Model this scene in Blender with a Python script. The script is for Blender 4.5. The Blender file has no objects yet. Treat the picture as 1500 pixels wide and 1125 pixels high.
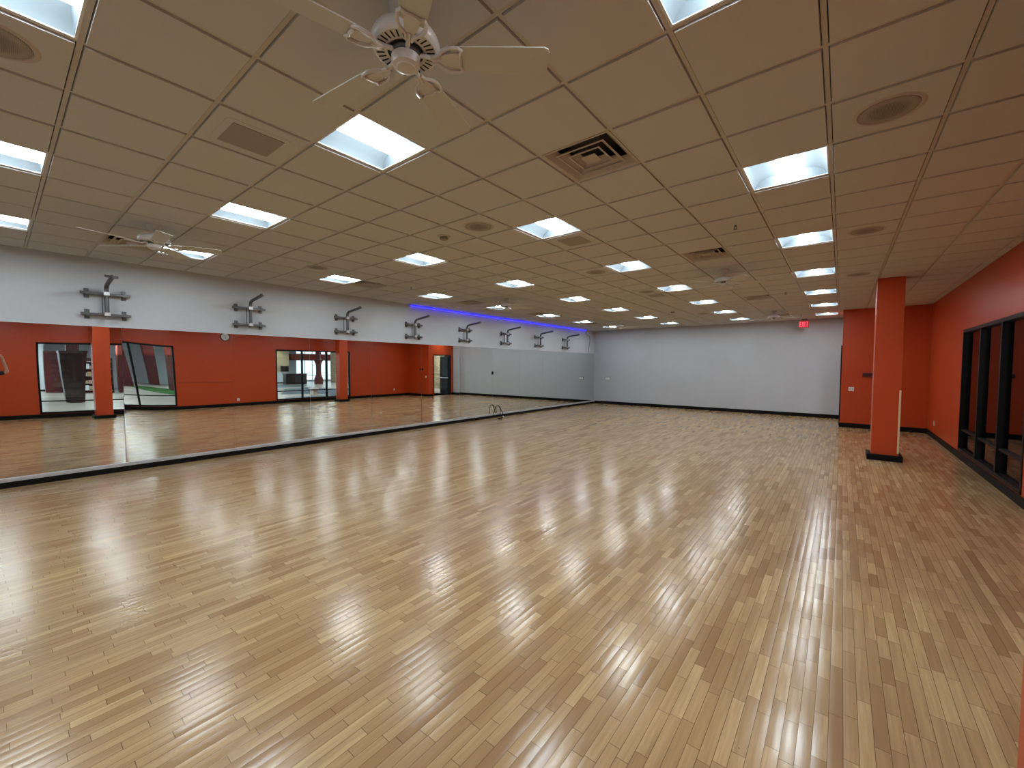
import bpy, bmesh, math, random
from mathutils import Vector, Matrix
S = bpy.context.scene
COL = S.collection
PI = math.pi
# ------------------------------------------------------------------ camera
EYE = 1.767
cam_d = bpy.data.cameras.new('camera'); cam = bpy.data.objects.new('camera', cam_d); COL.objects.link(cam)
S.camera = cam
cam_d.sensor_fit = 'HORIZONTAL'; cam_d.sensor_width = 36.0
cam_d.lens = 605.07 / 1500 * 36; cam_d.clip_start = 0.05; cam_d.clip_end = 200
_y, _p, _r = -0.6731, -0.0434, 0.0033
fwd = Vector((math.sin(_y)*math.cos(_p), math.cos(_y)*math.cos(_p), math.sin(_p)))
rgt = Vector((math.cos(_y), -math.sin(_y), 0)); upv = rgt.cross(fwd)
rgt, upv = math.cos(_r)*rgt + math.sin(_r)*upv, -math.sin(_r)*rgt + math.cos(_r)*upv
cam.matrix_world = Matrix((
    (rgt.x, upv.x, -fwd.x, 0), (rgt.y, upv.y, -fwd.y, 0), (rgt.z, upv.z, -fwd.z, EYE), (0, 0, 0, 1)))
# ------------------------------------------------------------------ world, exposure
W = bpy.data.worlds.new('world'); S.world = W; W.use_nodes = True
W.node_tree.nodes['Background'].inputs[0].default_value = (0.80, 0.90, 1.0, 1)
W.node_tree.nodes['Background'].inputs[1].default_value = 0.75
S.view_settings.view_transform = 'Standard'; S.view_settings.look = 'None'
S.view_settings.gamma = 1.0; S.view_settings.use_curve_mapping = False
S.view_settings.exposure = 1.92
TUBE = 30.0           # brightness of the lamp strips in the troffers
S.cycles.max_bounces = 9; S.cycles.diffuse_bounces = 5; S.cycles.glossy_bounces = 6
S.cycles.transparent_max_bounces = 12; S.cycles.sample_clamp_indirect = 6
S.cycles.use_denoising = True; S.cycles.caustics_reflective = False
# ------------------------------------------------------------------ key measures (metres)
T = 0.6096
OX, OY = -0.7266, 2.1665            # ceiling grid origin
H = 3.455                            # ceiling
XL, XR, YF, YJ, YB = -9.2916, 1.84, 17.98, 15.57, -3.3
def gx(c): return OX + c*T
def gy(r): return OY + r*T

# ------------------------------------------------------------------ materials
def mat(name, col, rough=0.5, metal=0.0, spec=0.5, emit=None, estr=0.0):
    m = bpy.data.materials.new(name); m.use_nodes = True
    b = m.node_tree.nodes['Principled BSDF']
    b.inputs['Base Color'].default_value = (*col, 1); b.inputs['Roughness'].default_value = rough
    b.inputs['Metallic'].default_value = metal; b.inputs['Specular IOR Level'].default_value = spec
    if emit: b.inputs['Emission Color'].default_value = (*emit, 1); b.inputs['Emission Strength'].default_value = estr
    return m
class NT:
    def __init__(s, m): s.t = m.node_tree; s.b = s.t.nodes['Principled BSDF']
    def n(s, k, **kw):
        o = s.t.nodes.new(k)
        for a, v in kw.items(): setattr(o, a, v)
        return o
    def l(s, a, b): s.t.links.new(a, b)
    def math(s, op, a, b=None, c=None):
        o = s.n('ShaderNodeMath', operation=op)
        for i, v in enumerate((a, b, c)):
            if v is None: continue
            if isinstance(v, (int, float)): o.inputs[i].default_value = v
            else: s.l(v, o.inputs[i])
        return o.outputs[0]
    def mix(s, f, a, b, bt='MIX'):
        o = s.n('ShaderNodeMix', data_type='RGBA', blend_type=bt)
        for i, v in ((0, f), (6, a), (7, b)):
            if isinstance(v, (int, float)): o.inputs[i].default_value = v
            elif isinstance(v, tuple): o.inputs[i].default_value = (*v, 1)
            else: s.l(v, o.inputs[i])
        return o.outputs[2]
    def noise(s, vec, scale, detail=3, rough=0.5):
        o = s.n('ShaderNodeTexNoise'); o.inputs['Scale'].default_value = scale
        o.inputs['Detail'].default_value = detail; o.inputs['Roughness'].default_value = rough
        if vec is not None: s.l(vec, o.inputs['Vector'])
        return o.outputs[0]
    def vec(s, x, y, z=0.0):
        o = s.n('ShaderNodeCombineXYZ')
        for i, v in enumerate((x, y, z)):
            if isinstance(v, (int, float)): o.inputs[i].default_value = v
            else: s.l(v, o.inputs[i])
        return o.outputs[0]
    def bump(s, h, strength, dist):
        o = s.n('ShaderNodeBump'); o.inputs['Strength'].default_value = strength; o.inputs['Distance'].default_value = dist
        s.l(h, o.inputs['Height']); s.l(o.outputs[0], s.b.inputs['Normal'])
def paint(name, col, amt=0.06, rough=0.62, spec=0.3):
    m = mat(name, col, rough, spec=spec); t = NT(m)
    g = t.n('ShaderNodeNewGeometry').outputs['Position']
    n1 = t.noise(g, 1.3, 4); n2 = t.noise(g, 14, 2)
    dk = tuple(c*(1-amt*2) for c in col); lt = tuple(min(1, c*(1+amt)) for c in col)
    t.l(t.mix(t.math('MULTIPLY_ADD', n2, 0.35, t.math('MULTIPLY', n1, 0.65)), dk, lt), t.b.inputs['Base Color'])
    t.bump(t.noise(g, 260, 2), 0.12, 0.001)
    return m
M = {}
M['white'] = paint('pale_grey_wall_paint', (0.535, 0.565, 0.60))
M['orange'] = paint('burnt_orange_wall_paint', (0.53, 0.062, 0.012), 0.05, 0.34, 0.45)
M['black'] = mat('black_vinyl_base', (0.004, 0.004, 0.004), 0.55, spec=0.15)
M['frame'] = mat('black_painted_aluminium', (0.005, 0.0045, 0.005), 0.45, spec=0.18)
M['strip'] = mat('pale_grey_metal_trim', (0.55, 0.56, 0.58), 0.35, 0.3)
M['steel'] = mat('dull_grey_steel', (0.13, 0.13, 0.135), 0.42, 0.75)
M['zinc'] = mat('zinc_plated_steel', (0.60, 0.60, 0.60), 0.28, 0.9)
M['whitem'] = mat('white_enamel', (0.62, 0.60, 0.57), 0.30)
M['blade'] = mat('cream_white_fan_blade', (0.55, 0.55, 0.49), 0.5)
M['plastic'] = mat('white_plastic', (0.75, 0.75, 0.73), 0.35)
M['dark'] = mat('dark_void', (0.006, 0.006, 0.007), 0.8)
M['tee'] = mat('ceiling_tee_enamel', (0.52, 0.48, 0.43), 0.45)
M['vent'] = mat('tan_grey_vent_enamel', (0.48, 0.42, 0.36), 0.5)
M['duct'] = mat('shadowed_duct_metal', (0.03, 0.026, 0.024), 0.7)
M['wood_raw'] = mat('bare_tan_bead', (0.72, 0.52, 0.30), 0.6)
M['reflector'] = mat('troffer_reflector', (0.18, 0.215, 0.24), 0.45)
M['basket'] = mat('perforated_lamp_basket', (0.4, 0.45, 0.48), 0.4, emit=(0.84, 0.95, 1.0), estr=9.0)
M['lamp'] = mat('fluorescent_strip', (0.9, 0.9, 0.9), 0.4, emit=(0.86, 0.95, 1.0), estr=TUBE)
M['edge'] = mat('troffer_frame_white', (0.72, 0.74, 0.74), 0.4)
M['led'] = mat('blue_led_tube', (0.02, 0.02, 0.2), 0.3, emit=(0.013, 0.013, 1.0), estr=1.6)
M['exitred'] = mat('exit_sign_red_face', (0.16, 0.005, 0.008), 0.4, emit=(1.0, 0.0, 0.02), estr=0.085)
M['exitletter'] = mat('exit_sign_letters', (0.6, 0.1, 0.12), 0.4, emit=(1.0, 0.10, 0.16), estr=0.40)
M['skin'] = mat('skin', (0.52, 0.30, 0.20), 0.5)
M['shirt'] = mat('black_cotton', (0.012, 0.012, 0.014), 0.85)
M['shorts'] = mat('dark_grey_cloth', (0.04, 0.04, 0.05), 0.85)
M['hair'] = mat('brown_hair', (0.05, 0.03, 0.02), 0.6)
M['shoe'] = mat('black_shoe', (0.01, 0.01, 0.01), 0.5)
M['phone'] = mat('black_glass_phone', (0.01, 0.01, 0.012), 0.12)

# ceiling tile
m = mat('mineral_fibre_tile', (0.62, 0.53, 0.44), 0.85, spec=0.15); t = NT(m); M['tile'] = m
g = t.n('ShaderNodeNewGeometry').outputs['Position']
sp = t.n('ShaderNodeSeparateXYZ'); t.l(g, sp.inputs[0])
wn = t.n('ShaderNodeTexWhiteNoise', noise_dimensions='2D')
t.l(t.vec(t.math('FLOOR', t.math('DIVIDE', t.math('SUBTRACT', sp.outputs[0], OX), T)), t.math('FLOOR', t.math('DIVIDE', t.math('SUBTRACT', sp.outputs[1], OY), T))), wn.inputs['Vector'])
speck = t.noise(g, 170, 3, 0.7)
c = t.mix(speck, (0.52, 0.52, 0.51), (0.63, 0.63, 0.62))
c = t.mix(t.math('MULTIPLY', wn.outputs[0], 0.35), c, (0.57, 0.555, 0.53))
t.l(c, t.b.inputs['Base Color']); t.bump(speck, 0.25, 0.002)

# perforated tan grille
m = mat('perforated_grille', (0.22, 0.19, 0.16), 0.6); t = NT(m); M['perf'] = m
g = t.n('ShaderNodeNewGeometry').outputs['Position']
v = t.n('ShaderNodeTexVoronoi'); v.inputs['Scale'].default_value = 150; v.inputs['Randomness'].default_value = 0.0; t.l(g, v.inputs['Vector'])
t.l(t.mix(t.math('GREATER_THAN', v.outputs[0], 0.42), (0.12, 0.10, 0.085), (0.34, 0.30, 0.25)), t.b.inputs['Base Color'])

# maple strip floor: boards run along Y
PW = 0.0575
m = mat('maple_strip_floor', (0.5, 0.36, 0.22), 0.25); t = NT(m); M['floor'] = m
g = t.n('ShaderNodeNewGeometry').outputs['Position']
sp = t.n('ShaderNodeSeparateXYZ'); t.l(g, sp.inputs[0]); X, Y = sp.outputs[0], sp.outputs[1]
u = t.math('DIVIDE', X, PW); row = t.math('FLOOR', u); fu = t.math('FRACT', u)
r1 = t.n('ShaderNodeTexWhiteNoise', noise_dimensions='1D'); t.l(row, r1.inputs['W'])
ln = t.math('MULTIPLY_ADD', r1.outputs[0], 0.30, 0.26)
vv = t.math('ADD', t.math('DIVIDE', Y, ln), t.math('MULTIPLY', t.math('FRACT', t.math('MULTIPLY', row, 0.6180339)), 7.0))
cl = t.math('FLOOR', vv); fv = t.math('FRACT', vv)
r2 = t.n('ShaderNodeTexWhiteNoise', noise_dimensions='2D'); t.l(t.vec(row, cl), r2.inputs['Vector'])
ramp = t.n('ShaderNodeValToRGB'); t.l(r2.outputs[0], ramp.inputs[0])
e = ramp.color_ramp.elements
e[0].position = 0.0; e[0].color = (0.37, 0.215, 0.10, 1)
e[1].position = 1.0; e[1].color = (0.70, 0.50, 0.26, 1)
for p_, c_ in ((0.08, (0.41, 0.25, 0.115)), (0.45, (0.53, 0.35, 0.175)), (0.85, (0.60, 0.41, 0.21))):
    q = e.new(p_); q.color = (*c_, 1)
grain = t.noise(t.vec(t.math('MULTIPLY', X, 55), t.math('MULTIPLY_ADD', Y, 2.2, t.math('MULTIPLY', r2.outputs[0], 90)), row), 1.0, 5, 0.65)
streak = t.noise(t.vec(t.math('MULTIPLY', X, 9), t.math('MULTIPLY_ADD', Y, 0.8, t.math('MULTIPLY', r2.outputs[0], 40)), 3.0), 1.0, 4, 0.6)
big = t.noise(g, 0.55, 3, 0.6)
gr2 = t.math('MINIMUM', t.math('MAXIMUM', t.math('MULTIPLY_ADD', grain, 2.6, -0.8), 0.0), 1.0)
c = t.mix(t.math('MULTIPLY', t.math('SUBTRACT', 1.0, gr2), 0.55), ramp.outputs[0], (0.30, 0.175, 0.085))
c = t.mix(t.math('MULTIPLY', t.math('SMOOTH_MIN', 1.0, t.math('MAXIMUM', t.math('MULTIPLY', t.math('SUBTRACT', streak, 0.54), 7.0), 0.0), 0.1), 0.5), c, (0.31, 0.18, 0.085))
c = t.mix(t.math('MULTIPLY', t.math('MAXIMUM', t.math('MULTIPLY', t.math('SUBTRACT', big, 0.45), 3.0), 0.0), 0.32), c, (0.36, 0.235, 0.12))
knot = t.math('MULTIPLY', t.math('GREATER_THAN', t.noise(t.vec(t.math('MULTIPLY', X, 26), t.math('MULTIPLY', Y, 15), 9.0), 1.0, 2), 0.765), 0.7)
c = t.mix(knot, c, (0.13, 0.07, 0.03))
gapx = t.math('LESS_THAN', t.math('MINIMUM', fu, t.math('SUBTRACT', 1.0, fu)), 0.022)
gapy = t.math('LESS_THAN', t.math('MULTIPLY', fv, ln), 0.0028)
gap = t.math('MAXIMUM', gapx, gapy)
c = t.mix(t.math('MULTIPLY', gap, 0.75), c, (0.10, 0.055, 0.025))
t.l(c, t.b.inputs['Base Color'])
rg = t.math('MULTIPLY_ADD', t.noise(g, 2.3, 4, 0.6), 0.19, 0.065)
t.l(t.math('MULTIPLY_ADD', grain, 0.07, rg), t.b.inputs['Roughness'])
t.b.inputs['Specular IOR Level'].default_value = 0.46
cup = t.math('SINE', t.math('MULTIPLY', fu, PI))                       # crowned boards
tilt = t.math('MULTIPLY', t.math('SUBTRACT', r2.outputs[0], 0.5), t.math('SUBTRACT', fu, 0.5))
wav = t.noise(t.vec(t.math('MULTIPLY', X, 3.0), t.math('MULTIPLY', Y, 1.2)), 1.0, 2)
hgt = t.math('ADD', t.math('MULTIPLY', cup, 0.42), t.math('ADD', t.math('MULTIPLY', tilt, 0.7), t.math('SUBTRACT', t.math('MULTIPLY', wav, 1.6), t.math('MULTIPLY', gap, 0.8))))
hgt = t.math('ADD', hgt, t.math('MULTIPLY', grain, 0.06))
t.bump(hgt, 1.0, 0.0010)

# mirror and thin window glass
m = mat('silvered_mirror', (0.80, 0.84, 0.82), 0.0, 1.0); M['mirror'] = m
def glassy(name, tint, k=1.0):
    m = bpy.data.materials.new(name); m.use_nodes = True; nt = m.node_tree; nt.nodes.clear()
    o = nt.nodes.new('ShaderNodeOutputMaterial'); tr = nt.nodes.new('ShaderNodeBsdfTransparent'); gl = nt.nodes.new('ShaderNodeBsdfGlossy')
    fr = nt.nodes.new('ShaderNodeFresnel'); mx = nt.nodes.new('ShaderNodeMixShader'); fr.inputs[0].default_value = 1.5
    tr.inputs[0].default_value = (*tint, 1); gl.inputs['Roughness'].default_value = 0.0
    nt.links.new(fr.outputs[0], mx.inputs[0]); nt.links.new(tr.outputs[0], mx.inputs[1]); nt.links.new(gl.outputs[0], mx.inputs[2]); nt.links.new(mx.outputs[0], o.inputs[0])
    return m
M['glass'] = glassy('clear_window_glass', (0.90, 0.93, 0.92))

# hall beyond the windows
M['hfloor'] = paint('grey_beige_hall_tile', (0.42, 0.40, 0.36), 0.08, 0.25, 0.5)
M['carpet'] = paint('slate_blue_carpet', (0.10, 0.13, 0.15), 0.15, 0.95, 0.1)
M['turf'] = paint('green_artificial_turf', (0.03, 0.12, 0.03), 0.3, 0.95, 0.1)
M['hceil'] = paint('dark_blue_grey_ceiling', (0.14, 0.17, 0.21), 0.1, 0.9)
M['paleblue'] = paint('pale_blue_hall_paint', (0.62, 0.70, 0.76))
M['cream'] = paint('cream_hall_paint', (0.62, 0.56, 0.40))
M['salmon'] = paint('dusty_brown_hall_paint', (0.42, 0.27, 0.21))
M['maroon'] = paint('dark_maroon_laminate', (0.085, 0.016, 0.018), 0.1, 0.4)
M['espresso'] = paint('black_brown_laminate', (0.022, 0.012, 0.013), 0.15, 0.35)
M['redhead'] = paint('brick_red_bulkhead', (0.42, 0.07, 0.05))
M['hlamp'] = mat('hall_fluorescent_panel', (0.9, 0.9, 0.9), 0.4, emit=(0.9, 0.96, 1.0), estr=20.0)
m = mat('tan_ledger_brick', (0.34, 0.27, 0.16), 0.8); t = NT(m); M['brick'] = m
bt = t.n('ShaderNodeTexBrick'); g = t.n('ShaderNodeNewGeometry').outputs['Position']
sp = t.n('ShaderNodeSeparateXYZ'); t.l(g, sp.inputs[0])
t.l(t.vec(t.math('ADD', sp.outputs[0], sp.outputs[1]), sp.outputs[2]), bt.inputs['Vector'])
bt.inputs['Scale'].default_value = 1.0; bt.inputs['Brick Width'].default_value = 0.42; bt.inputs['Row Height'].default_value = 0.11; bt.inputs['Mortar Size'].default_value = 0.008
bt.inputs['Color1'].default_value = (0.40, 0.32, 0.19, 1); bt.inputs['Color2'].default_value = (0.26, 0.20, 0.12, 1); bt.inputs['Mortar'].default_value = (0.12, 0.10, 0.07, 1)
t.l(bt.outputs[0], t.b.inputs['Base Color'])

# ------------------------------------------------------------------ mesh helpers
class MB:
    def __init__(s): s.bm = bmesh.new()
    def box(s, x0, x1, y0, y1, z0, z1, bev=0.0, mtx=None):
        if x0 > x1: x0, x1 = x1, x0
        if y0 > y1: y0, y1 = y1, y0
        if z0 > z1: z0, z1 = z1, z0
        v = [s.bm.verts.new((x, y, z)) for z in (z0, z1) for y in (y0, y1) for x in (x0, x1)]
        f = [(0, 2, 3, 1), (4, 5, 7, 6), (0, 1, 5, 4), (2, 6, 7, 3), (0, 4, 6, 2), (1, 3, 7, 5)]
        fs = [s.bm.faces.new([v[i] for i in q]) for q in f]
        if bev > 0:
            es = list({e for q in fs for e in q.edges})
            r = bmesh.ops.bevel(s.bm, geom=es, offset=bev, segments=2, affect='EDGES', profile=0.5)
            v = list({w for q in r['faces'] for w in q.verts} | {w for w in v if w.is_valid})
        if mtx is not None:
            for w in v: w.co = mtx @ w.co
        return s
    def tube(s, pts, r, n=12, closed=False, cap=True):
        pts = [Vector(p) for p in pts]; rings = []; L = len(pts)
        prev = None
        for i, p in enumerate(pts):
            a = pts[i-1] if (i > 0 or closed) else p; b = pts[(i+1) % L] if (i < L-1 or closed) else p
            d = (b-a).normalized()
            if prev is None:
                q = Vector((0, 0, 1)) if abs(d.z) < 0.9 else Vector((1, 0, 0))
                nn = d.cross(q).normalized()
            else: nn = (prev - d*prev.dot(d)).normalized()
            prev = nn; bb = d.cross(nn)
            rr = r[i] if isinstance(r, (list, tuple)) else r
            rings.append([s.bm.verts.new(p + rr*(math.cos(2*PI*k/n)*nn + math.sin(2*PI*k/n)*bb)) for k in range(n)])
        for i in range(L if closed else L-1):
            A, B = rings[i], rings[(i+1) % L]
            for k in range(n): s.bm.faces.new((A[k], A[(k+1) % n], B[(k+1) % n], B[k]))
        if cap and not closed: s.bm.faces.new(rings[0][::-1]); s.bm.faces.new(rings[-1])
        return s
    def lathe(s, prof, c=(0, 0, 0), n=32, cap=True):
        rings = [[s.bm.verts.new((c[0]+r*math.cos(2*PI*k/n), c[1]+r*math.sin(2*PI*k/n), c[2]+z)) for k in range(n)] for r, z in prof]
        for A, B in zip(rings, rings[1:]):
            for k in range(n): s.bm.faces.new((A[k], A[(k+1) % n], B[(k+1) % n], B[k]))
        if cap: s.bm.faces.new(rings[0][::-1]); s.bm.faces.new(rings[-1])
        return s
    def prism(s, poly, z0, z1, mtx=None):
        a = [s.bm.verts.new((x, y, z0)) for x, y in poly]; b = [s.bm.verts.new((x, y, z1)) for x, y in poly]
        n = len(poly); s.bm.faces.new(a[::-1]); s.bm.faces.new(b)
        for k in range(n): s.bm.faces.new((a[k], a[(k+1) % n], b[(k+1) % n], b[k]))
        if mtx is not None:
            for w in a+b: w.co = mtx @ w.co
        return s
    def quad(s, *p):
        s.bm.faces.new([s.bm.verts.new(q) for q in p]); return s
    def build(s, name, material, parent=None, smooth=False, loc=None):
        bmesh.ops.recalc_face_normals(s.bm, faces=s.bm.faces[:])
        me = bpy.data.meshes.new(name); s.bm.to_mesh(me); s.bm.free()
        me.materials.append(material)
        if smooth:
            for p in me.polygons: p.use_smooth = True
            try: me.set_sharp_from_angle(angle=math.radians(38))
            except Exception: pass
        o = bpy.data.objects.new(name, me); COL.objects.link(o)
        if parent: o.parent = parent
        if loc: o.location = loc
        return o
def tag(o, label, cat, group=None, kind=None):
    o['label'] = label; o['category'] = cat
    if group: o['group'] = group
    if kind: o['kind'] = kind
    return o
def struct(o, label=None):
    o['kind'] = 'structure'
    if label: o['label'] = label
    return o
def thing(name, label, cat, loc=(0, 0, 0), rz=0.0, group=None):
    o = bpy.data.objects.new(name, None); COL.objects.link(o); o.location = loc; o.rotation_euler = (0, 0, rz)
    o.empty_display_size = 0.1
    return tag(o, label, cat, group)
def dup(root, loc, rz=0.0, label=None):
    r = root.copy(); COL.objects.link(r); r.location = loc; r.rotation_euler = (0, 0, rz)
    if label: r['label'] = label
    for ch in list(root.children):
        c = ch.copy(); COL.objects.link(c); c.parent = r
        for g_ in list(ch.children):
            d = g_.copy(); COL.objects.link(d); d.parent = c
    return r

# ------------------------------------------------------------------ setting: studio shell
HW = H + 0.30
struct(MB().box(XL, XR, YB, YF, -0.12, 0.0).build('floor', M['floor']), 'worn maple strip floor of the studio')
struct(MB().box(XL-0.15, XL, YB-0.15, YF+0.12, 0, HW).build('wall_left', M['white']), 'pale grey wall above the mirrors')
struct(MB().box(XL, 0.0, YF, YF+0.12, 0, HW).build('wall_far', M['white']), 'plain pale grey far wall')
struct(MB().box(XL, XR+0.14, YB-0.15, YB, 0, HW).build('wall_back', M['white']))
# orange wall facing the camera past the pillar, then the orange wall with the doorway
struct(MB().box(0.0, XR, YJ, YJ+0.12, 0, HW).build('wall_alcove', M['orange']), 'orange wall behind the far pillar')
DY0, DY1, DZ = 15.95, 17.70, 2.42
w = MB().box(0.0, 0.12, YJ+0.12, DY0, 0, HW).box(0.0, 0.12, DY1, YF+0.12, 0, HW).box(0.0, 0.12, DY0, DY1, DZ, HW)
struct(w.build('wall_doorway', M['orange']), 'orange wall with the open glass door')
WINS = [(0.89, 4.43, [2.30, 3.24]), (8.12, 11.80, [9.32, 10.53])]
WZ0, WZ1 = 0.14, 2.50
w = MB(); ys = [YB-0.15]
for a, b, _m in WINS: ys += [a, b]
ys.append(YJ+0.12)
for i in range(0, len(ys), 2): w.box(XR, XR+0.14, ys[i], ys[i+1], 0, HW)
for a, b, _m in WINS: w.box(XR, XR+0.14, a, b, 0, WZ0); w.box(XR, XR+0.14, a, b, WZ1, HW)
struct(w.build('wall_right', M['orange']), 'orange wall with two wide black framed windows')
struct(MB().box(XL-0.15, XR+0.14, YB-0.15, YF+0.12, HW, HW+0.1).build('ceiling_light_blocker', M['dark']))  # unseen slab added above the tiles to block sky light
# black base
def baseboard(name, *segs):
    b = MB()
    for sg in segs: b.box(*sg, 0.006)
    return struct(b.build(name, M['black']))
BH = 0.13
baseboard('baseboard_far', (XL+0.05, 0.0, YF-0.018, YF, 0, BH))
baseboard('baseboard_alcove', (-0.018, XR, YJ-0.018, YJ, 0, BH), (-0.018, 0.0, YJ-0.018, DY0-0.05, 0, BH))
baseboard('baseboard_doorway', (-0.018, 0.0, DY1+0.05, YF-0.018, 0, BH))
baseboard('baseboard_right', (XR-0.018, XR, YB, YJ-0.018, 0, BH))
baseboard('baseboard_left', (XL, XL+0.045, YB, YF, 0, 0.085))
struct(MB().box(XL, XL+0.035, YB, YF, 0.085, 0.140, 0.004).build('trim_1', M['strip']), 'pale metal strip under the mirrors')
struct(MB().box(XL, XL+0.018, YB, YF, 2.372, 2.388, 0.002).build('trim_2', M['strip']), 'thin pale strip on top of the mirrors')

# cells taken by fittings
LIGHTS = []
for c_ in (0, -4, -8, -12):
    for r_ in (-8, -4, -1, 3, 7, 11, 15, 19, 23): LIGHTS.append((c_, r_))  # hindmost row is unseen, added behind the camera to brighten the ceiling
VENTS = [(-2, 1), (-12, -2), (-2, 7), (-12, 4), (-12, 9), (-2, 15), (-12, 14), (-12, 20), (-2, 22)]
PANELS = [(-5, -2), (-4, 4), (-5, 12)]
taken = set(LIGHTS) | set(VENTS)
LIM = lambda y: XR
b = MB(); f = MB()
c0, c1 = math.floor((XL-OX)/T), math.ceil((XR-OX)/T)
r0, r1_ = math.floor((YB-OY)/T), math.ceil((YF-OY)/T)
PL = (0.485, 10.48, 0.39, 0.40); PN = (0.585, 2.05, 0.39, 0.41)          # pillars: x, y, w, d
for c_ in range(c0, c1):
    for r_ in range(r0, r1_):
        if (c_, r_) in taken: continue
        x0, x1, y0, y1 = gx(c_)+0.0165, gx(c_+1)-0.0165, gy(r_)+0.0165, gy(r_+1)-0.0165
        x0, x1, y0, y1 = max(x0, XL+0.012), min(x1, XR-0.012), max(y0, YB+0.012), min(y1, YF-0.012)
        if x0 > -0.01 and y1 > YJ: y1 = min(y1, YJ-0.012)
        elif x1 > 0 and y1 > YJ: x1 = min(x1, -0.012) if y0 > YJ else x1
        if x1-x0 < 0.03 or y1-y0 < 0.03: continue
        z0, z1, s_ = H-0.013, H+0.012, 0.0025
        lo = [b.bm.verts.new(p) for p in ((x0+s_, y0+s_, z0), (x1-s_, y0+s_, z0), (x1-s_, y1-s_, z0), (x0+s_, y1-s_, z0))]
        up = [b.bm.verts.new(p) for p in ((x0, y0, z1), (x1, y0, z1), (x1, y1, z1), (x0, y1, z1))]
        b.bm.faces.new(lo[::-1])
        for k in range(4): b.bm.faces.new((lo[k], lo[(k+1) % 4], up[(k+1) % 4], up[k]))
struct(b.build('ceiling', M['tile']), 'suspended ceiling of square tan tiles')
for c_ in range(c0, c1+1):
    x = gx(c_)
    if XL+0.02 < x < XR-0.02: f.box(x-0.012, x+0.012, YB, YF if x < 0 else YJ, H-0.002, H+0.02)
for r_ in range(r0, r1_+1):
    y = gy(r_)
    if YB+0.02 < y < YF-0.02: f.box(XL, XR if y < YJ else 0, y-0.012, y+0.012, H-0.0025, H+0.02)
# wall angle
f.box(XL, XL+0.02, YB, YF, H-0.003, H+0.02).box(XL, 0, YF-0.02, YF, H-0.003, H+0.02).box(XR-0.02, XR, YB, YJ, H-0.003, H+0.02).box(0, XR, YJ-0.02, YJ, H-0.003, H+0.02).box(XL, XR, YB, YB+0.02, H-0.003, H+0.02)
struct(f.build('ceiling_grid', M['tee']), 'tan metal grid between the ceiling tiles')
for i_, (px, py, pw, pd) in enumerate((PL, PN)): pass

# windows
for k, (a, b_, mu) in enumerate(WINS):
    root = bpy.data.objects.new('window_%d' % (k+1), None); COL.objects.link(root); root.location = (XR, a, WZ0)
    struct(root, ['wide black framed window beside the near pillar', 'wide black framed window behind the far pillar'][k])
    Mi = Matrix.Translation((-XR, -a, -WZ0)); fw = 0.05
    fb = MB()
    for q in ((XR-0.01, XR+0.11, a, a+fw, WZ0, WZ1), (XR-0.01, XR+0.11, b_-fw, b_, WZ0, WZ1), (XR-0.01, XR+0.11, a, b_, WZ1-0.06, WZ1), (XR-0.01, XR+0.11, a, b_, WZ0, WZ0+0.06)):
        fb.box(*q, 0.003, Mi)
    fb.build('window_frame', M['frame'], root)
    for y in mu: MB().box(XR-0.005, XR+0.11, y-0.03, y+0.03, WZ0+0.06, WZ1-0.06, 0.003, Mi).build('mullion', M['frame'], root)
    MB().box(XR+0.02, XR+0.095, a+fw, b_-fw, 0.535, 0.575, 0.003, Mi).build('rail', M['frame'], root)
    ed = [a+fw] + [y for q in mu for y in (q-0.03, q+0.03)] + [b_-fw]
    for i in range(0, len(ed), 2):
        MB().box(XR+0.055, XR+0.061, ed[i], ed[i+1], WZ0+0.06, WZ1-0.06, 0, Mi).build('glass_pane', M['glass'], root)

# open glass door leading to the hall
root = bpy.data.objects.new('door_1', None); COL.objects.link(root); root.location = (0.06, DY1, 0)
struct(root, 'open black framed glass door in the orange wall')
fb = MB()
for q in ((-0.09, 0.09, -0.05, 0.0, 0, DZ), (-0.09, 0.09, DY0-DY1, DY0-DY1+0.05, 0, DZ), (-0.09, 0.09, DY0-DY1+0.05, -0.05, DZ-0.05, DZ)): fb.box(*q, 0.003)
fb.build('door_frame', M['frame'], root)
lf = MB()
L0, L1, yy0, yy1 = 0.08, 1.08, -0.085, -0.045
for q in ((L0, L0+0.10, yy0, yy1, 0.01, 2.36), (L1-0.10, L1, yy0, yy1, 0.01, 2.36), (L0+0.1, L1-0.1, yy0, yy1, 2.25, 2.36), (L0+0.1, L1-0.1, yy0, yy1, 0.01, 0.26)): lf.box(*q, 0.003)
leaf = lf.build('door', M['frame'], root)
MB().box(L0+0.1, L1-0.1, -0.068, -0.062, 0.26, 2.25).build('glass_pane', M['glass'], leaf)
MB().box(L0+0.06, L1-0.06, yy0-0.06, yy0-0.03, 1.0, 1.05, 0.004).box(L0+0.07, L0+0.1, yy0-0.04, yy0, 1.0, 1.05).box(L1-0.1, L1-0.07, yy0-0.04, yy0, 1.0, 1.05).build('push_bar', M['zinc'], leaf)

# ------------------------------------------------------------------ pillars
for k, (px, py, pw, pd) in enumerate((PL, PN)):
    r = thing('pillar', ['square orange pillar standing alone near the orange alcove', 'square orange pillar cut off by the right edge, nearest one'][k], 'pillar', (px, py, 0), group='orange pillars')
    MB().box(0, pw, 0, pd, 0.0, H-0.012, 0.004).build('shaft', M['orange'], r)
    e_ = 0.06
    MB().box(-e_, pw+e_, -e_, pd+e_, 0, 0.11, 0.008).build('base_trim', M['black'], r)
    if k == 0: MB().box(pw-0.024, pw+0.004, -0.004, 0.02, 0.15, 1.34, 0.002).build('corner_bead', M['wood_raw'], r)

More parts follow.
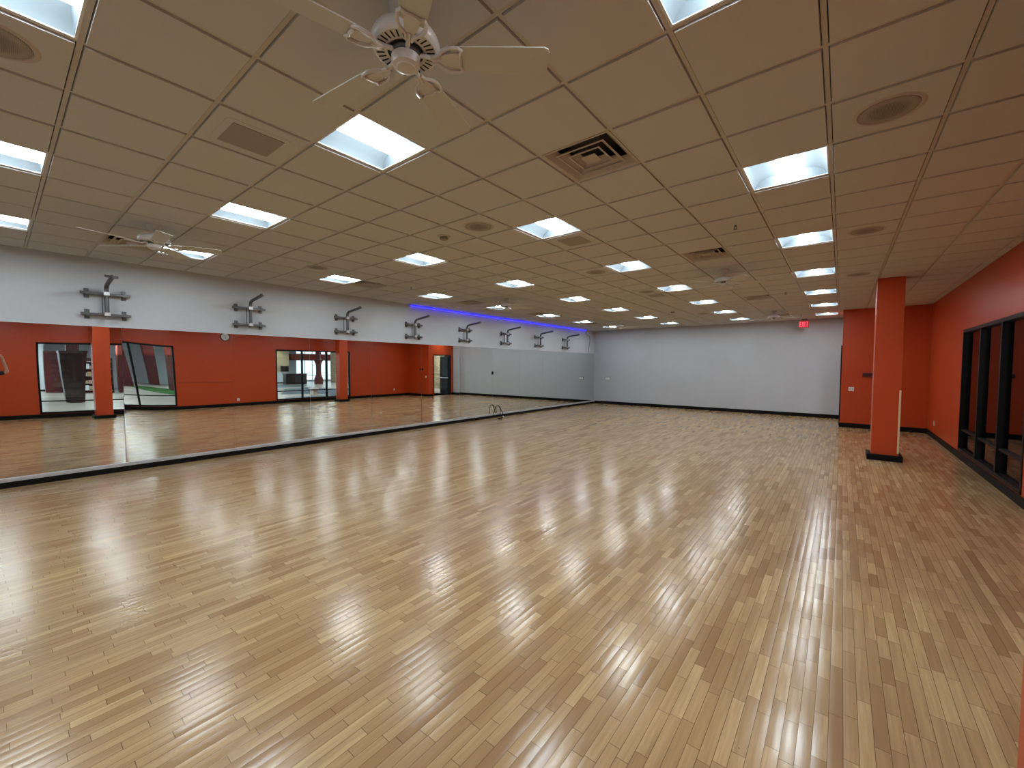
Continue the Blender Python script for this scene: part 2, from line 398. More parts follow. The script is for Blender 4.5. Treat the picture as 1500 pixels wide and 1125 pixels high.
# ------------------------------------------------------------------ mirrors (the old glass is slightly bowed)
WARP = -0.0137
J = [-1.72, -0.19, 1.33, 2.91, 4.40, 5.94, 7.53, 9.03, 10.57, 12.08, 13.61, 15.12, 16.64, YF-0.02]
WORD = ['behind the photographer', 'at the left edge, showing the near orange pillar', 'showing the slanted window frame', 'below the second steel bracket, showing the wall clock', 'showing the left half of the far window', 'below the third steel bracket, showing the far pillar', 'below the fourth steel bracket', 'showing the open glass door', 'with the cord loop standing before it', 'below the fifth and sixth brackets', 'below the seventh bracket', 'below the last bracket', 'touching the far wall corner']
for i in range(len(J)-1):
    if J[i+1] < -0.3: continue
    y0, y1 = J[i]+0.0022, J[i+1]-0.0022
    z0, z1 = 0.140, 2.372
    NY, NZ = 20, 16
    bm = bmesh.new(); grid = []
    for a in range(NY+1):
        rowv = []
        for c_ in range(NZ+1):
            s_, q_ = a/NY, c_/NZ
            dx = 0.0
            if i == 1: dx = 0.0016*math.sin(2*PI*q_)*(s_-0.5)+0.001
            if i == 2: dx = 0.009-WARP*max(0, 1-s_/0.55)**2*(q_-0.64)
            if i == 6: dx = 0.0095*1.0-0.0095*(max(0, s_-0.27)/0.73)**2
            rowv.append(bm.verts.new((XL+0.006+dx+0.002, y0+(y1-y0)*s_, z0+(z1-z0)*q_)))
        grid.append(rowv)
    for a in range(NY):
        for c_ in range(NZ): bm.faces.new((grid[a][c_], grid[a+1][c_], grid[a+1][c_+1], grid[a][c_+1]))
    q = MB(); q.bm.free(); q.bm = bm
    # back and rim give the glass its thickness
    ring = [grid[0][c_] for c_ in range(NZ+1)] + [grid[a][NZ] for a in range(1, NY+1)] + [grid[NY][c_] for c_ in range(NZ-1, -1, -1)] + [grid[a][0] for a in range(NY-1, 0, -1)]
    bk = [bm.verts.new((XL+0.002, v_.co.y, v_.co.z)) for v_ in ring]
    for k in range(len(ring)):
        bm.faces.new((ring[k], ring[(k+1) % len(ring)], bk[(k+1) % len(ring)], bk[k]))
    bm.faces.new(bk)
    o = q.build('wall_mirror', M['mirror'], None, smooth=True)
    tag(o, 'wall mirror panel ' + WORD[i], 'mirror', 'mirror panels along the left wall')

# small black socket at a mirror joint
r = tag(MB().box(XL+0.008, XL+0.03, 10.545, 10.60, 1.48, 1.58, 0.004).build('wall_socket', M['black']), 'small black socket on the joint between two mirrors', 'socket')

# ------------------------------------------------------------------ steel brackets above the mirrors
def bend(p0, p1, p2, n=7, k=0.35):
    return [tuple((1-t_)**2*Vector(p0)+2*t_*(1-t_)*Vector(p1)+t_*t_*Vector(p2)) for t_ in [i/n for i in range(n+1)]]
def make_bracket():
    r = thing('bag_bracket', '', 'bracket', group='steel bag brackets above the mirrors')
    for z in (0.05, 0.375):
        b = MB().box(0.045, 0.085, -0.29, 0.29, z-0.02, z+0.02, 0.003)
        o = b.build('cross_bar', M['steel'], r)
        for y in (-0.215, 0.215):
            MB().box(0.0, 0.012, y-0.03, y+0.03, z-0.075, z+0.075, 0.003).box(0.012, 0.050, y-0.02, y+0.02, z-0.05, z-0.028, 0.002).box(0.012, 0.092, y-0.022, y+0.022, z-0.028, z+0.028, 0.003).build('mount_plate', M['steel'], r)
    pts = [(0.125, 0, 0.0), (0.125, 0, 0.40)] + bend((0.125, 0, 0.42), (0.125, 0, 0.50), (0.22, 0, 0.515)) + [(0.46, 0, 0.545), (0.66, 0, 0.565)]
    MB().tube(pts, 0.028, 14).build('arm', M['steel'], r, True)
    MB().box(0.63, 0.70, -0.012, 0.012, 0.545, 0.60, 0.004).tube([(0.685, -0.04, 0.565), (0.685, 0.04, 0.565)], 0.010, 10).build('arm_end', M['steel'], r)
    for z in (0.025, 0.348): MB().box(0.085, 0.16, -0.035, 0.035, z, z+0.056, 0.004).build('clamp', M['zinc'], r)
    MB().tube([(0.03, -0.04, 0.03), (0.03, -0.04, 0.40)], 0.008, 8).build('tie_rod', M['steel'], r)
    return r
br = make_bracket()
BL = ['leftmost, its arm pointing at the viewer and ending in a crossbar', 'second from the left, above the mirrored wall clock', 'third from the left, just left of the mirrored far pillar', 'fourth from the left, under the start of the blue light', 'fifth from the left', 'sixth from the left', 'seventh from the left, second from the far wall', 'last one, nearest the far wall']
for i, y in enumerate([1.155, 3.20, 5.25, 7.24, 9.24, 11.24, 13.27, 15.27]):
    if i == 0: o = br; o.location = (XL, y, 2.515)
    else: o = dup(br, (XL, y, 2.515))
    o['label'] = 'grey steel wall bracket, ' + BL[i]
MB().box(0.60, 0.63, -0.075, 0.075, 0.565, 0.60, 0.003).build('crossbar', M['steel'], br)

# ------------------------------------------------------------------ ceiling troffers
def make_light():
    r = thing('ceiling_light', '', 'ceiling light', group='square recessed lights in the ceiling')
    h = T/2-0.0125
    fr = MB()
    for q in ((-h, h, -h, -h+0.012), (-h, h, h-0.012, h), (-h, -h+0.012, -h+0.012, h-0.012), (h-0.012, h, -h+0.012, h-0.012)): fr.box(*q, -0.005, 0.012)
    fr.build('frame', M['edge'], r)
    k = h-0.012
    MB().quad((-k, -k, 0.10), (k, -k, 0.10), (k, k, 0.10), (-k, k, 0.10)).quad((-k, -k, 0.0), (-k, k, 0.0), (-k, k, 0.10), (-k, -k, 0.10)).quad((k, -k, 0), (k, k, 0), (k, k, 0.1), (k, -k, 0.1)).build('housing', M['edge'], r)
    for sx in (-1, 1):
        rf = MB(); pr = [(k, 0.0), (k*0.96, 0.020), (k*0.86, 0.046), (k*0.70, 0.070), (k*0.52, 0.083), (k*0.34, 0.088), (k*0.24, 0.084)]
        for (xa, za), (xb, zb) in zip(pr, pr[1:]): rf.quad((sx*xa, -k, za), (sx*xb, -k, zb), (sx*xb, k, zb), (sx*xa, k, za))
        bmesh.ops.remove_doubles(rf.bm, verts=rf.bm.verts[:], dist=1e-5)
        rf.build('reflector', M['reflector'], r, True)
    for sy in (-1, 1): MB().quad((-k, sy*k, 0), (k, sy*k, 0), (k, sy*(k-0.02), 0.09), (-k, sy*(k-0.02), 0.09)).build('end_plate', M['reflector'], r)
    kb = k-0.006
    bk = MB()
    for sx in (-1, 1): bk.quad((sx*0.075, -kb, 0.086), (sx*0.075, kb, 0.086), (sx*0.058, kb, 0.024), (sx*0.058, -kb, 0.024)).quad((sx*0.058, -kb, 0.024), (sx*0.058, kb, 0.024), (sx*0.028, kb, 0.006), (sx*0.028, -kb, 0.006))
    for sy in (-1, 1): bk.quad(*[(x, sy*kb, z) for x, z in ((-0.075, 0.086), (-0.058, 0.024), (-0.028, 0.006), (0.028, 0.006), (0.058, 0.024), (0.075, 0.086))])
    basket = bk.build('lamp_basket', M['basket'], r)
    MB().quad((-0.028, -kb, 0.006), (0.028, -kb, 0.006), (0.028, kb, 0.006), (-0.028, kb, 0.006)).build('lamp', M['lamp'], basket)
    return r
ordn = ['added hindmost', 'nearest', 'second', 'third', 'fourth', 'fifth', 'sixth', 'seventh', 'farthest']
coln = {0: 'in the row closest to the orange wall', -4: 'in the row running past the near ceiling fan', -8: 'in the third row from the orange wall', -12: 'in the row closest to the mirror wall'}
lt0 = None; LROOT = []
for c_, r_ in LIGHTS:
    loc = (gx(c_+0.5), gy(r_+0.5), H)
    if lt0 is None: lt0 = make_light(); lt0.location = loc; o = lt0
    else: o = dup(lt0, loc)
    LROOT.append(o)
    k = (-8, -4, -1, 3, 7, 11, 15, 19, 23).index(r_)
    o['label'] = 'lit square recessed ceiling light, %s one %s' % (ordn[k], coln[c_])

# ------------------------------------------------------------------ four-way air diffusers
def make_vent():
    r = thing('air_vent', '', 'vent', group='square louvred air vents in the ceiling')
    h = T/2-0.013
    def sq(mb, a, za, b_, zb):
        for i in range(4):
            p = [(-1, -1), (1, -1), (1, 1), (-1, 1)]; q0, q1 = p[i], p[(i+1) % 4]
            mb.quad((q0[0]*a, q0[1]*a, za), (q1[0]*a, q1[1]*a, za), (q1[0]*b_, q1[1]*b_, zb), (q0[0]*b_, q0[1]*b_, zb))
    f = MB(); sq(f, h, -0.006, h-0.018, -0.006); sq(f, h, -0.006, h, 0.012); sq(f, h-0.018, -0.006, 0.215, 0.052)
    f.build('frame', M['vent'], r)
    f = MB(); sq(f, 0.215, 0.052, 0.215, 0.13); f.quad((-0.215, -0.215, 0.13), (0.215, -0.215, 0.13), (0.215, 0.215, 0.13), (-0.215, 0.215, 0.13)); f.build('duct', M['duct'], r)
    for a, b_ in ((0.206, 0.150), (0.137, 0.084)):
        f = MB(); sq(f, a, -0.004, b_, 0.040); sq(f, a-0.004, -0.002, b_-0.004, 0.042); sq(f, a, -0.004, a-0.014, -0.006); f.build('louvre', M['vent'], r)
    f = MB(); f.box(-0.062, 0.062, -0.062, 0.062, -0.006, 0.0, 0.001); f.build('centre_plate', M['vent'], r)
    return r
VL = ['just right of the near ceiling fan, the largest in view', 'behind the left ceiling fan', 'in front of the fan in the middle distance', 'beside a light at the mirror side, nearer one', 'by the mirror wall left of the far left fan', 'right of the lights in the middle distance', 'near the blue light, beside a ceiling light', 'close to the far left corner', 'right above the far right ceiling fan']
vt = make_vent()
for i, (c_, r_) in enumerate(VENTS):
    loc = (gx(c_+0.5), gy(r_+0.5), H)
    o = vt if i == 0 else dup(vt, loc)
    o.location = loc; o['label'] = 'square louvred ceiling vent ' + VL[i]

# square perforated panels
def rrect(hx, hy, rad, n=5):
    out = []
    for cx_, cy_, a0 in ((hx-rad, hy-rad, 0), (-hx+rad, hy-rad, PI/2), (-hx+rad, -hy+rad, PI), (hx-rad, -hy+rad, 1.5*PI)):
        for i in range(n+1): a = a0+PI/2*i/n; out.append((cx_+rad*math.cos(a), cy_+rad*math.sin(a)))
    return out
def make_panel():
    r = thing('ceiling_grille', '', 'grille', group='square perforated grilles in the ceiling')
    MB().prism(rrect(0.215, 0.215, 0.045), -0.015, -0.009).build('surround', M['tile'], r)
    MB().box(-0.168, 0.168, -0.168, 0.168, -0.019, -0.015, 0.001).build('perforated_face', M['perf'], r)
    return r
pn = make_panel()
for i, (c_, r_) in enumerate(PANELS):
    loc = (gx(c_+0.5+(0.02 if i else -0.04)), gy(r_+0.5), H)
    o = pn if i == 0 else dup(pn, loc)
    o.location = loc; o['label'] = 'square perforated ceiling grille ' + ['left of the near ceiling fan', 'next to a ceiling light in the middle', 'small and far, next to a round speaker'][i]
# round speakers
def make_spk():
    r = thing('ceiling_speaker', '', 'speaker', group='round ceiling speakers')
    MB().lathe([(0.185, -0.009), (0.185, -0.013), (0.175, -0.018), (0.160, -0.018), (0.156, -0.013), (0.10, -0.012)], n=40).build('rim', M['vent'], r, True)
    MB().lathe([(0.156, -0.012), (0.153, -0.017), (0.08, -0.021), (0.01, -0.022)], n=40).build('grille', M['perf'], r, True)
    return r
SP = [((1.5, 2.5), 'at the upper right near the orange wall'), ((1.5, 7.5), 'second from the camera near the orange wall'), ((1.5, 12.5), 'above the far pillar'), ((-4.5, 2.5), 'in the middle beside a smoke detector'), ((-4.5, 7.5), 'left of the lights in the middle distance'), ((-4.5, 11.5), 'next to a small square grille'), ((-4.5, -3.5), 'cut by the left edge at the top left corner'), ((-10.4, 2.2), 'next to a light on the mirror side'), ((-4.5, 19.5), 'far away towards the far wall'), ((1.5, 19.6), 'behind the far pillar top')]
sk = make_spk(); first = True
for (c_, r_), lb in SP:
    if r_ == 19.6: continue
    loc = (gx(c_), gy(r_), H)
    o = sk if first else dup(sk, loc)
    first = False; o.location = loc; o['label'] = 'round flush ceiling speaker ' + lb
# smoke detectors
def make_det():
    r = thing('smoke_detector', '', 'smoke detector', group='ceiling smoke detectors')
    MB().lathe([(0.085, -0.009), (0.085, -0.018), (0.07, -0.024), (0.03, -0.024)], n=28).build('base', M['vent'], r, True)
    MB().lathe([(0.05, -0.024), (0.056, -0.036), (0.052, -0.052), (0.03, -0.060), (0.01, -0.061)], n=28).build('sensor_head', M['perf'], r, True)
    return r
dt = make_det(); dt.location = (gx(-5.5), gy(2.5), H); dt['label'] = 'round smoke detector in the middle of the ceiling beside a speaker'
o = dup(dt, (gx(-5.5), gy(17.7), H)); o['label'] = 'small smoke detector far off between two light rows'
# sprinklers
def make_spr():
    r = thing('sprinkler', '', 'sprinkler', group='fire sprinklers in the ceiling')
    MB().lathe([(0.035, -0.009), (0.032, -0.014), (0.012, -0.016)], n=20).build('escutcheon', M['zinc'], r, True)
    MB().tube([(0, 0, -0.012), (0, 0, -0.035)], 0.011, 10).tube([(-0.012, 0, -0.03), (-0.014, 0, -0.05), (0, 0, -0.062)], 0.0035, 6).tube([(0.012, 0, -0.03), (0.014, 0, -0.05), (0, 0, -0.062)], 0.0035, 6).lathe([(0.020, -0.062), (0.020, -0.066)], n=14).build('head', M['steel'], r)
    return r
spk = make_spr()
for i, ((c_, r_), lb) in enumerate([((-0.5, 5.5), 'nearest one, left of the right light row'), ((-0.5, 14.7), 'in the distance left of the right light row'), ((-10.6, 5.6), 'on the mirror side above the blue light'), ((-0.55, 23.0), 'far off above the exit sign')]):
    loc = (gx(c_), gy(r_), H)
    o = spk if i == 0 else dup(spk, loc)
    o.location = loc; o['label'] = 'small fire sprinkler head ' + lb

# ------------------------------------------------------------------ ceiling fans
def make_fan():
    r = thing('ceiling_fan', '', 'ceiling fan', group='five-bladed white ceiling fans')
    z = lambda v: v - H     # heights relative to the ceiling
    MB().lathe([(0.075, -0.012), (0.072, -0.03), (0.045, -0.075), (0.022, -0.095)], n=28).build('canopy', M['whitem'], r, True)
    MB().tube([(0, 0, -0.09), (0, 0, -0.15)], 0.013, 14).build('downrod', M['whitem'], r, True)
    mo = MB().lathe([(0.03, -0.125), (0.06, -0.130), (0.115, -0.140), (0.148, -0.160), (0.158, -0.185), (0.152, -0.212), (0.140, -0.222), (0.085, -0.222), (0.08, -0.218)], n=48).build('motor_housing', M['whitem'], r, True)
    sl = MB()
    for k in range(30):
        a = 2*PI*k/30
        sl.box(0.098, 0.134, -0.0032, 0.0032, -0.2240, -0.2215, 0, Matrix.Rotation(a, 4, 'Z'))
    sl.lathe([(0.082, -0.2235), (0.070, -0.2235)], n=40, cap=False)
    sl.build('vent_slots', M['dark'], mo)
    MB().lathe([(0.070, -0.218), (0.070, -0.232), (0.066, -0.240), (0.062, -0.243)], n=36).build('flywheel', M['steel'], r, True)
    hb = MB().lathe([(0.062, -0.243), (0.066, -0.246), (0.066, -0.268), (0.060, -0.284), (0.044, -0.290), (0.042, -0.294), (0.036, -0.296), (0.01, -0.297)], n=40).build('switch_housing', M['whitem'], r, True)
    zb = -0.245
    for k in range(5):
        Rz = Matrix.Rotation(2*PI*k/5, 4, 'Z'); P = Rz @ Matrix.Translation((0, 0, zb)) @ Matrix.Rotation(math.radians(-12), 4, 'X')
        poly = [(0.215, -0.058), (0.35, -0.064), (0.62, -0.072)] + [(0.645+0.025*math.cos(a), -0.047+0.025*math.sin(a)) for a in (-PI/2, -PI/4, 0)] + [(0.645+0.025*math.cos(a), 0.047+0.025*math.sin(a)) for a in (0, PI/4, PI/2)] + [(0.62, 0.072), (0.35, 0.064), (0.215, 0.058), (0.205, 0.0)]
        bl = MB().prism(poly, 0.0, 0.006, P).build('blade', M['blade'], r)
        o_ = [(0.120, 0.012), (0.150, 0.018), (0.172, 0.045), (0.205, 0.060), (0.245, 0.060), (0.262, 0.050), (0.250, 0.030), (0.256, 0.0)]
        outl = o_ + [(x, -y) for x, y in o_[-2::-1]]
        br_ = MB()
        pts = [P @ Vector((x, y, -0.006)) for x, y in outl]
        br_.tube(pts, 0.0085, 8)
        i_ = [(0.150, 0.006), (0.175, 0.024), (0.215, 0.034), (0.252, 0.036), (0.246, 0.018), (0.252, 0.0)]
        br_.prism(i_ + [(x, -y) for x, y in i_[-2::-1]], -0.007, -0.001, P)
        br_.tube([Rz @ Vector((0.055, 0, -0.232)), Rz @ Vector((0.09, 0, -0.236)), P @ Vector((0.13, 0, -0.006)), P @ Vector((0.165, 0, -0.006))], [0.013, 0.010, 0.009, 0.008], 10)
        br_.build('blade_bracket', M['whitem'], bl, True)
    return r
fn = make_fan()
FL = ['large in the foreground at the top, nearest the camera', 'at the left near the mirror wall', 'in the middle distance near the centre right', 'beside a light near the mirror wall, in the middle distance', 'far away at the far left corner', 'far away left of the exit sign']
for i, (c_, r_, a) in enumerate([(-1.5, -1.5, 41), (-9.5, -1.5, 73-4), (-1.5, 9.5, 20), (-9.5, 9.5, 50), (-9.5, 20.5, 10), (-1.5, 20.5, 30)]):
    loc = (gx(c_), gy(r_), H)
    o = fn if i == 0 else dup(fn, loc)
    o.location = loc; o.rotation_euler = (0, 0, math.radians(a)); o['label'] = 'white five-bladed ceiling fan ' + FL[i]

# ------------------------------------------------------------------ blue LED tubes with their cord
for k, (a, b_) in enumerate(((7.13, 12.98), (13.04, 17.06))):
    r = thing('led_tube', ['longer blue light tube at the top of the mirror wall, nearer one', 'shorter blue light tube at the top of the mirror wall, by the corner'][k], 'light', (XL, a, H-0.05), group='blue light tubes along the ceiling')
    MB().box(0.0, 0.018, 0, b_-a, -0.02, 0.02, 0.003).build('holder', M['whitem'], r)
    MB().tube([(0.034, 0.01, 0), (0.034, b_-a-0.01, 0)], 0.016, 12).build('tube', M['led'], r, True)
    MB().box(0.015, 0.05, -0.008, 0.014, -0.02, 0.02, 0.003).box(0.015, 0.05, b_-a-0.014, b_-a+0.008, -0.02, 0.02, 0.003).build('end_cap', M['whitem'], r)
r = MB().tube([(XL+0.02, 17.10, H-0.07), (XL+0.015, 17.12, 3.25), (XL+0.015, 17.42, 3.17), (XL+0.012, 17.50, 3.0), (XL+0.012, 17.46, 2.8), (XL+0.012, 17.38, 2.60), (XL+0.012, 17.40, 2.40)], 0.007, 8).build('power_cable', M['steel'], None, True)
tag(r, 'thin grey cable hanging from the end of the blue light', 'cable')

# ------------------------------------------------------------------ cord loop at the foot of the mirrors
r = thing('extension_cord', 'black cord looped upright at the foot of the mirrors with a plug on the floor', 'cord', (XL+0.10, 10.80, 0))
pts = [(-0.03, 0.10, 0.06), (0.0, 0.085, 0.20), (0.02, 0.04, 0.33), (0.04, -0.08, 0.43), (0.04, -0.18, 0.40), (0.03, -0.25, 0.28), (0.0, -0.26, 0.16), (0.0, -0.25, 0.04)]
def smooth(pts, n=4):
    out = []; P_ = [Vector(p) for p in pts]
    for i in range(len(P_)-1):
        a, b_, c_, d = P_[max(i-1, 0)], P_[i], P_[i+1], P_[min(i+2, len(P_)-1)]
        for k in range(n):
            u_ = k/n; out.append(0.5*((2*b_)+(c_-a)*u_+(2*a-5*b_+4*c_-d)*u_*u_+(3*b_-a-3*c_+d)*u_**3))
    return out+[P_[-1]]
MB().tube(smooth(pts), 0.011, 8).build('loop', M['black'], r, True)
MB().tube(smooth([(0.04, -0.08, 0.42), (0.06, 0.03, 0.30), (0.08, 0.12, 0.14), (0.10, 0.14, 0.03)]), 0.011, 8).build('loop', M['black'], r, True)
MB().tube(smooth([(0.10, 0.14, 0.02), (0.16, 0.0, 0.013), (0.20, -0.16, 0.013), (0.24, -0.32, 0.013), (0.33, -0.40, 0.013), (0.38, -0.30, 0.013), (0.27, -0.22, 0.013)]), 0.011, 8).build('cord', M['black'], r, True)
MB().box(0.08, 0.13, 0.08, 0.13, 0.0, 0.05, 0.008).build('plug', M['plastic'], r)

# ------------------------------------------------------------------ exit sign
r = thing('exit_sign', 'small red lit exit sign hanging before the far wall', 'exit sign', (-1.07, 17.62, H))
MB().box(-0.07, 0.10, -0.03, 0.03, -0.035, -0.009, 0.003).build('mount', M['black'], r)
MB().tube([(0, 0, -0.03), (0, 0, -0.09)], 0.012, 8).build('stem', M['whitem'], r)
MB().box(-0.145, 0.145, -0.022, 0.022, -0.325, -0.085, 0.006).build('housing', M['whitem'], r)
MB().box(-0.138, 0.138, -0.026, -0.021, -0.318, -0.092, 0.002).build('face', M['exitred'], r)
lt = MB(); zt, zb_, y0, y1, sw = -0.118, -0.292, -0.0295, -0.025, 0.017
lt.box(-0.120, -0.120+sw, y0, y1, zb_, zt)
for z_ in (zt-sw, (zt+zb_)/2-sw/2, zb_): lt.box(-0.120+sw, -0.070, y0, y1, z_, z_+sw)
for s_ in (1, -1):
    an = math.atan2(zt-zb_, 0.052)*s_
    lt.box(-0.092, 0.092, y0, y1, -sw/2, sw/2, 0, Matrix.Translation((-0.028, 0, (zt+zb_)/2)) @ Matrix.Rotation(-an, 4, 'Y'))
lt.box(0.018, 0.018+sw, y0, y1, zb_, zt)
lt.box(0.082, 0.082+sw, y0, y1, zb_, zt-sw).box(0.055, 0.126, y0, y1, zt-sw, zt)
lt.build('lettering', M['exitletter'], r)

# ------------------------------------------------------------------ wall fittings
def plate(name, label, cat, loc, normal, w_, h_, cut='outlet'):
    # built facing -Y, turned to the wall's normal
    ang = {'-y': 0, '-x': -PI/2, '+x': PI/2}[normal]
    r = thing(name, label, cat, loc, ang)
    MB().box(-w_/2, w_/2, -0.008, 0, -h_/2, h_/2, 0.002).build('cover_plate', M['plastic'], r)
    if cut == 'outlet':
        for z_ in (-0.027, 0.027): MB().box(-0.017, 0.017, -0.011, -0.007, z_-0.014, z_+0.014, 0.002).build('receptacle', M['vent'], r)
    else:
        n = 2
        for k in range(n):
            x_ = (k-0.5)*0.055; MB().box(x_-0.012, x_+0.012, -0.014, -0.007, -0.024, 0.024, 0.002).build('toggle', M['vent'], r)
    return r
plate('light_switch', 'white double light switch on the orange wall behind the pillar', 'light switch', (0.235, YJ, 1.13), '-y', 0.125, 0.115, 'sw')
plate('power_outlet', 'white outlet low on the orange wall near the alcove corner', 'outlet', (XR, 14.55, 0.38), '-x', 0.075, 0.12)
plate('power_outlet', 'white outlet low on the orange wall below the mirrored clock', 'outlet', (XR, 6.57, 0.28), '-x', 0.09, 0.12)
r = thing('control_box', 'dark red box on the orange wall half hidden by the pillar', 'box', (0.60, YJ, 1.555))
MB().box(-0.13, 0.13, -0.06, 0, -0.055, 0.055, 0.006).build('casing', mat('dark_red_plastic', (0.10, 0.015, 0.012), 0.4), r)
MB().box(-0.11, 0.11, -0.064, -0.059, -0.035, 0.035, 0.002).build('cover', M['maroon'], r)
r = thing('thermostat', 'small pale thermostat at the left end of the far wall', 'thermostat', (-8.575, YF, 1.195))
MB().box(-0.13, 0.13, -0.012, 0, -0.08, 0.08, 0.004).build('back_plate', M['steel'], r)
MB().box(-0.115, 0.115, -0.03, -0.012, -0.066, 0.066, 0.004).build('cover', M['plastic'], r)
# wall clock, only seen in the mirror
r = thing('wall_clock', 'round black rimmed wall clock on the orange wall, seen in the mirror', 'clock', (XR, 6.13, 2.955), -PI/2)
R90 = Matrix.Rotation(PI/2, 4, 'X')
q = MB().lathe([(0.0, 0.0), (0.165, 0.0), (0.175, 0.012), (0.172, 0.035), (0.150, 0.040), (0.146, 0.022), (0.0, 0.022)], n=40, cap=False)
for v_ in q.bm.verts: v_.co = R90 @ v_.co
q.build('rim', M['black'], r, True)
q = MB().lathe([(0.0, 0.0225), (0.147, 0.0225), (0.147, 0.026), (0.0, 0.026)], n=40, cap=False)
for v_ in q.bm.verts: v_.co = R90 @ v_.co
face = q.build('dial', M['plastic'], r)
q = MB()
for k in range(12):
    q.box(-0.004, 0.004, -0.0275, -0.0255, 0.115, 0.136, 0, Matrix.Rotation(2*PI*k/12, 4, 'Y'))
q.build('hour_marks', M['black'], face)
for nm, a, l_ in (('hour_hand', 55, 0.075), ('minute_hand', 190, 0.11)):
    MB().box(-0.004, 0.004, -0.031, -0.028, -0.015, l_, 0, Matrix.Rotation(math.radians(a), 4, 'Y')).build(nm, M['black'], r)
# thin ridge line on the orange wall
tag(MB().box(XR-0.012, XR, 4.47, 6.42, 1.045, 1.062, 0.003).build('wall_rail', mat('dark_orange_rail', (0.25, 0.03, 0.012), 0.5)), 'thin dark horizontal rail on the orange wall, seen in the mirror', 'rail')

# ------------------------------------------------------------------ hall beyond the windows
HX0, HX1, HY0, HY1, HC = XR+0.14, 28.0, -9.0, 30.0, 3.55
struct(MB().box(HX0, HX1, HY0, HY1, -0.12, 0.0).box(0.12, HX0, YF+0.12-2.2, HY1, -0.12, 0).box(-3, 0.12, YF+0.12, HY1, -0.12, 0).box(0.0, 0.12, DY0, DY1, -0.12, -0.0005).build('floor_hall', M['hfloor']))
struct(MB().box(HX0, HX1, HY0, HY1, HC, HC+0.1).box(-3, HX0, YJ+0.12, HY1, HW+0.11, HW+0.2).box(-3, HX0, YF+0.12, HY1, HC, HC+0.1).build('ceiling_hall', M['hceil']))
struct(MB().box(-3, HX1, HY1, HY1+0.12, 0, HC).build('wall_hall_end', M['salmon']))
struct(MB().box(-3.12, -3.0, YF+0.12, HY1, 0, HC).build('wall_hall_left', M['paleblue']))
struct(MB().box(HX0, HX1, HY0-0.12, HY0, 0, HC).build('wall_hall_back', M['paleblue']))
struct(MB().box(HX1, HX1+0.12, HY0, 20.6, 0, HC).box(HX1, HX1+0.12, 20.6, 25.0, 2.35, 3.0).box(HX1, HX1+0.12, 20.6, 25, 0, 0.1).box(HX1, HX1+0.12, 25.0, HY1, 0, HC).build('wall_hall_right', M['paleblue']))
# strip windows to the daylight
for k, (z0, z1) in enumerate(((0.1, 2.35), (3.0, HC))):
    root = bpy.data.objects.new('window_%d' % (k+3), None); COL.objects.link(root); root.location = (HX1, 20.6, z0); struct(root)
    fb = MB(); n = 5; L_ = 4.4
    for i in range(n+1): y = L_*i/n; fb.box(0.0, 0.08, y-0.03 if i else 0, y+0.03 if i < n else y, 0, z1-z0)
    fb.box(0, 0.08, 0, L_, 0, 0.05).box(0, 0.08, 0, L_, z1-z0-0.05, z1-z0)
    if k == 0: fb.box(0, 0.08, 0, L_, 0.55, 0.6)
    fb.build('window_frame', M['strip'], root)
    MB().box(0.035, 0.041, 0, L_, 0.05, z1-z0-0.05).build('glass_pane', M['glass'], root)
tag(MB().box(27.3, 27.99, 19.8, 25.4, 2.36, 2.98, 0.01).build('red_bulkhead', M['redhead']), 'brick red bulkhead over the daylit windows, seen in the mirror', 'bulkhead')
# walls standing in the hall
struct(MB().box(22.0, 22.3, HY0, 2.1, 0, HC).build('wall_hall_block', M['paleblue']))
struct(MB().box(24.6, 24.8, 12.0, 18.4, 1.12, HC).build('wall_hall_cream', M['cream']))
struct(MB().box(24.5, 24.8, 12.0, 18.4, 0.1, 1.12).build('wall_hall_wainscot', M['paleblue']))
struct(MB().box(24.49, 24.81, 12.0, 18.4, 0, 0.1).box(21.98, 22.0, HY0, 2.1, 0, 0.12).build('baseboard_hall', M['black']))
struct(MB().box(20.6, 23.3, 22.0, 22.4, 0, HC).build('wall_hall_brick', M['brick']))
struct(MB().box(4.8, 6.7, 21.5, 21.7, 0, HC).build('wall_hall_stone', M['brick']), 'stacked stone wall in the hall beyond the glass door')
# turf and carpet zones
def arc_mat(name, material, pts, z, label, cat):
    q = MB().prism(pts, 0.0, z); o = q.build(name, material); return tag(o, label, cat)
arc_mat('turf_strip', M['turf'], [(8.0, 7.2), (10, 6.9), (13, 6.3), (16, 5.9), (20.5, 5.6), (21.5, 6.8), (20, 7.6), (14, 8.4), (9, 8.6), (7.0, 8.2)], 0.012, 'curved green artificial turf strip on the hall floor', 'turf')
arc_mat('carpet_zone', M['carpet'], [(3.2, 9.0), (5.2, 9.9), (5.4, 12.6), (7.2, 12.6), (8.0, 10.8), (11, 12.2), (13.6, 13.4), (15.2, 15.8), (9, 16.5), (4, 17.5), (2.4, 14)], 0.008, 'slate blue carpet area inside the hall', 'carpet')
arc_mat('carpet_zone', M['carpet'], [(15.8, 13.2), (21.5, 15.6), (19.0, 17.4), (16.0, 15.4)], 0.009, 'slate blue carpet patch before the dark counter', 'carpet')
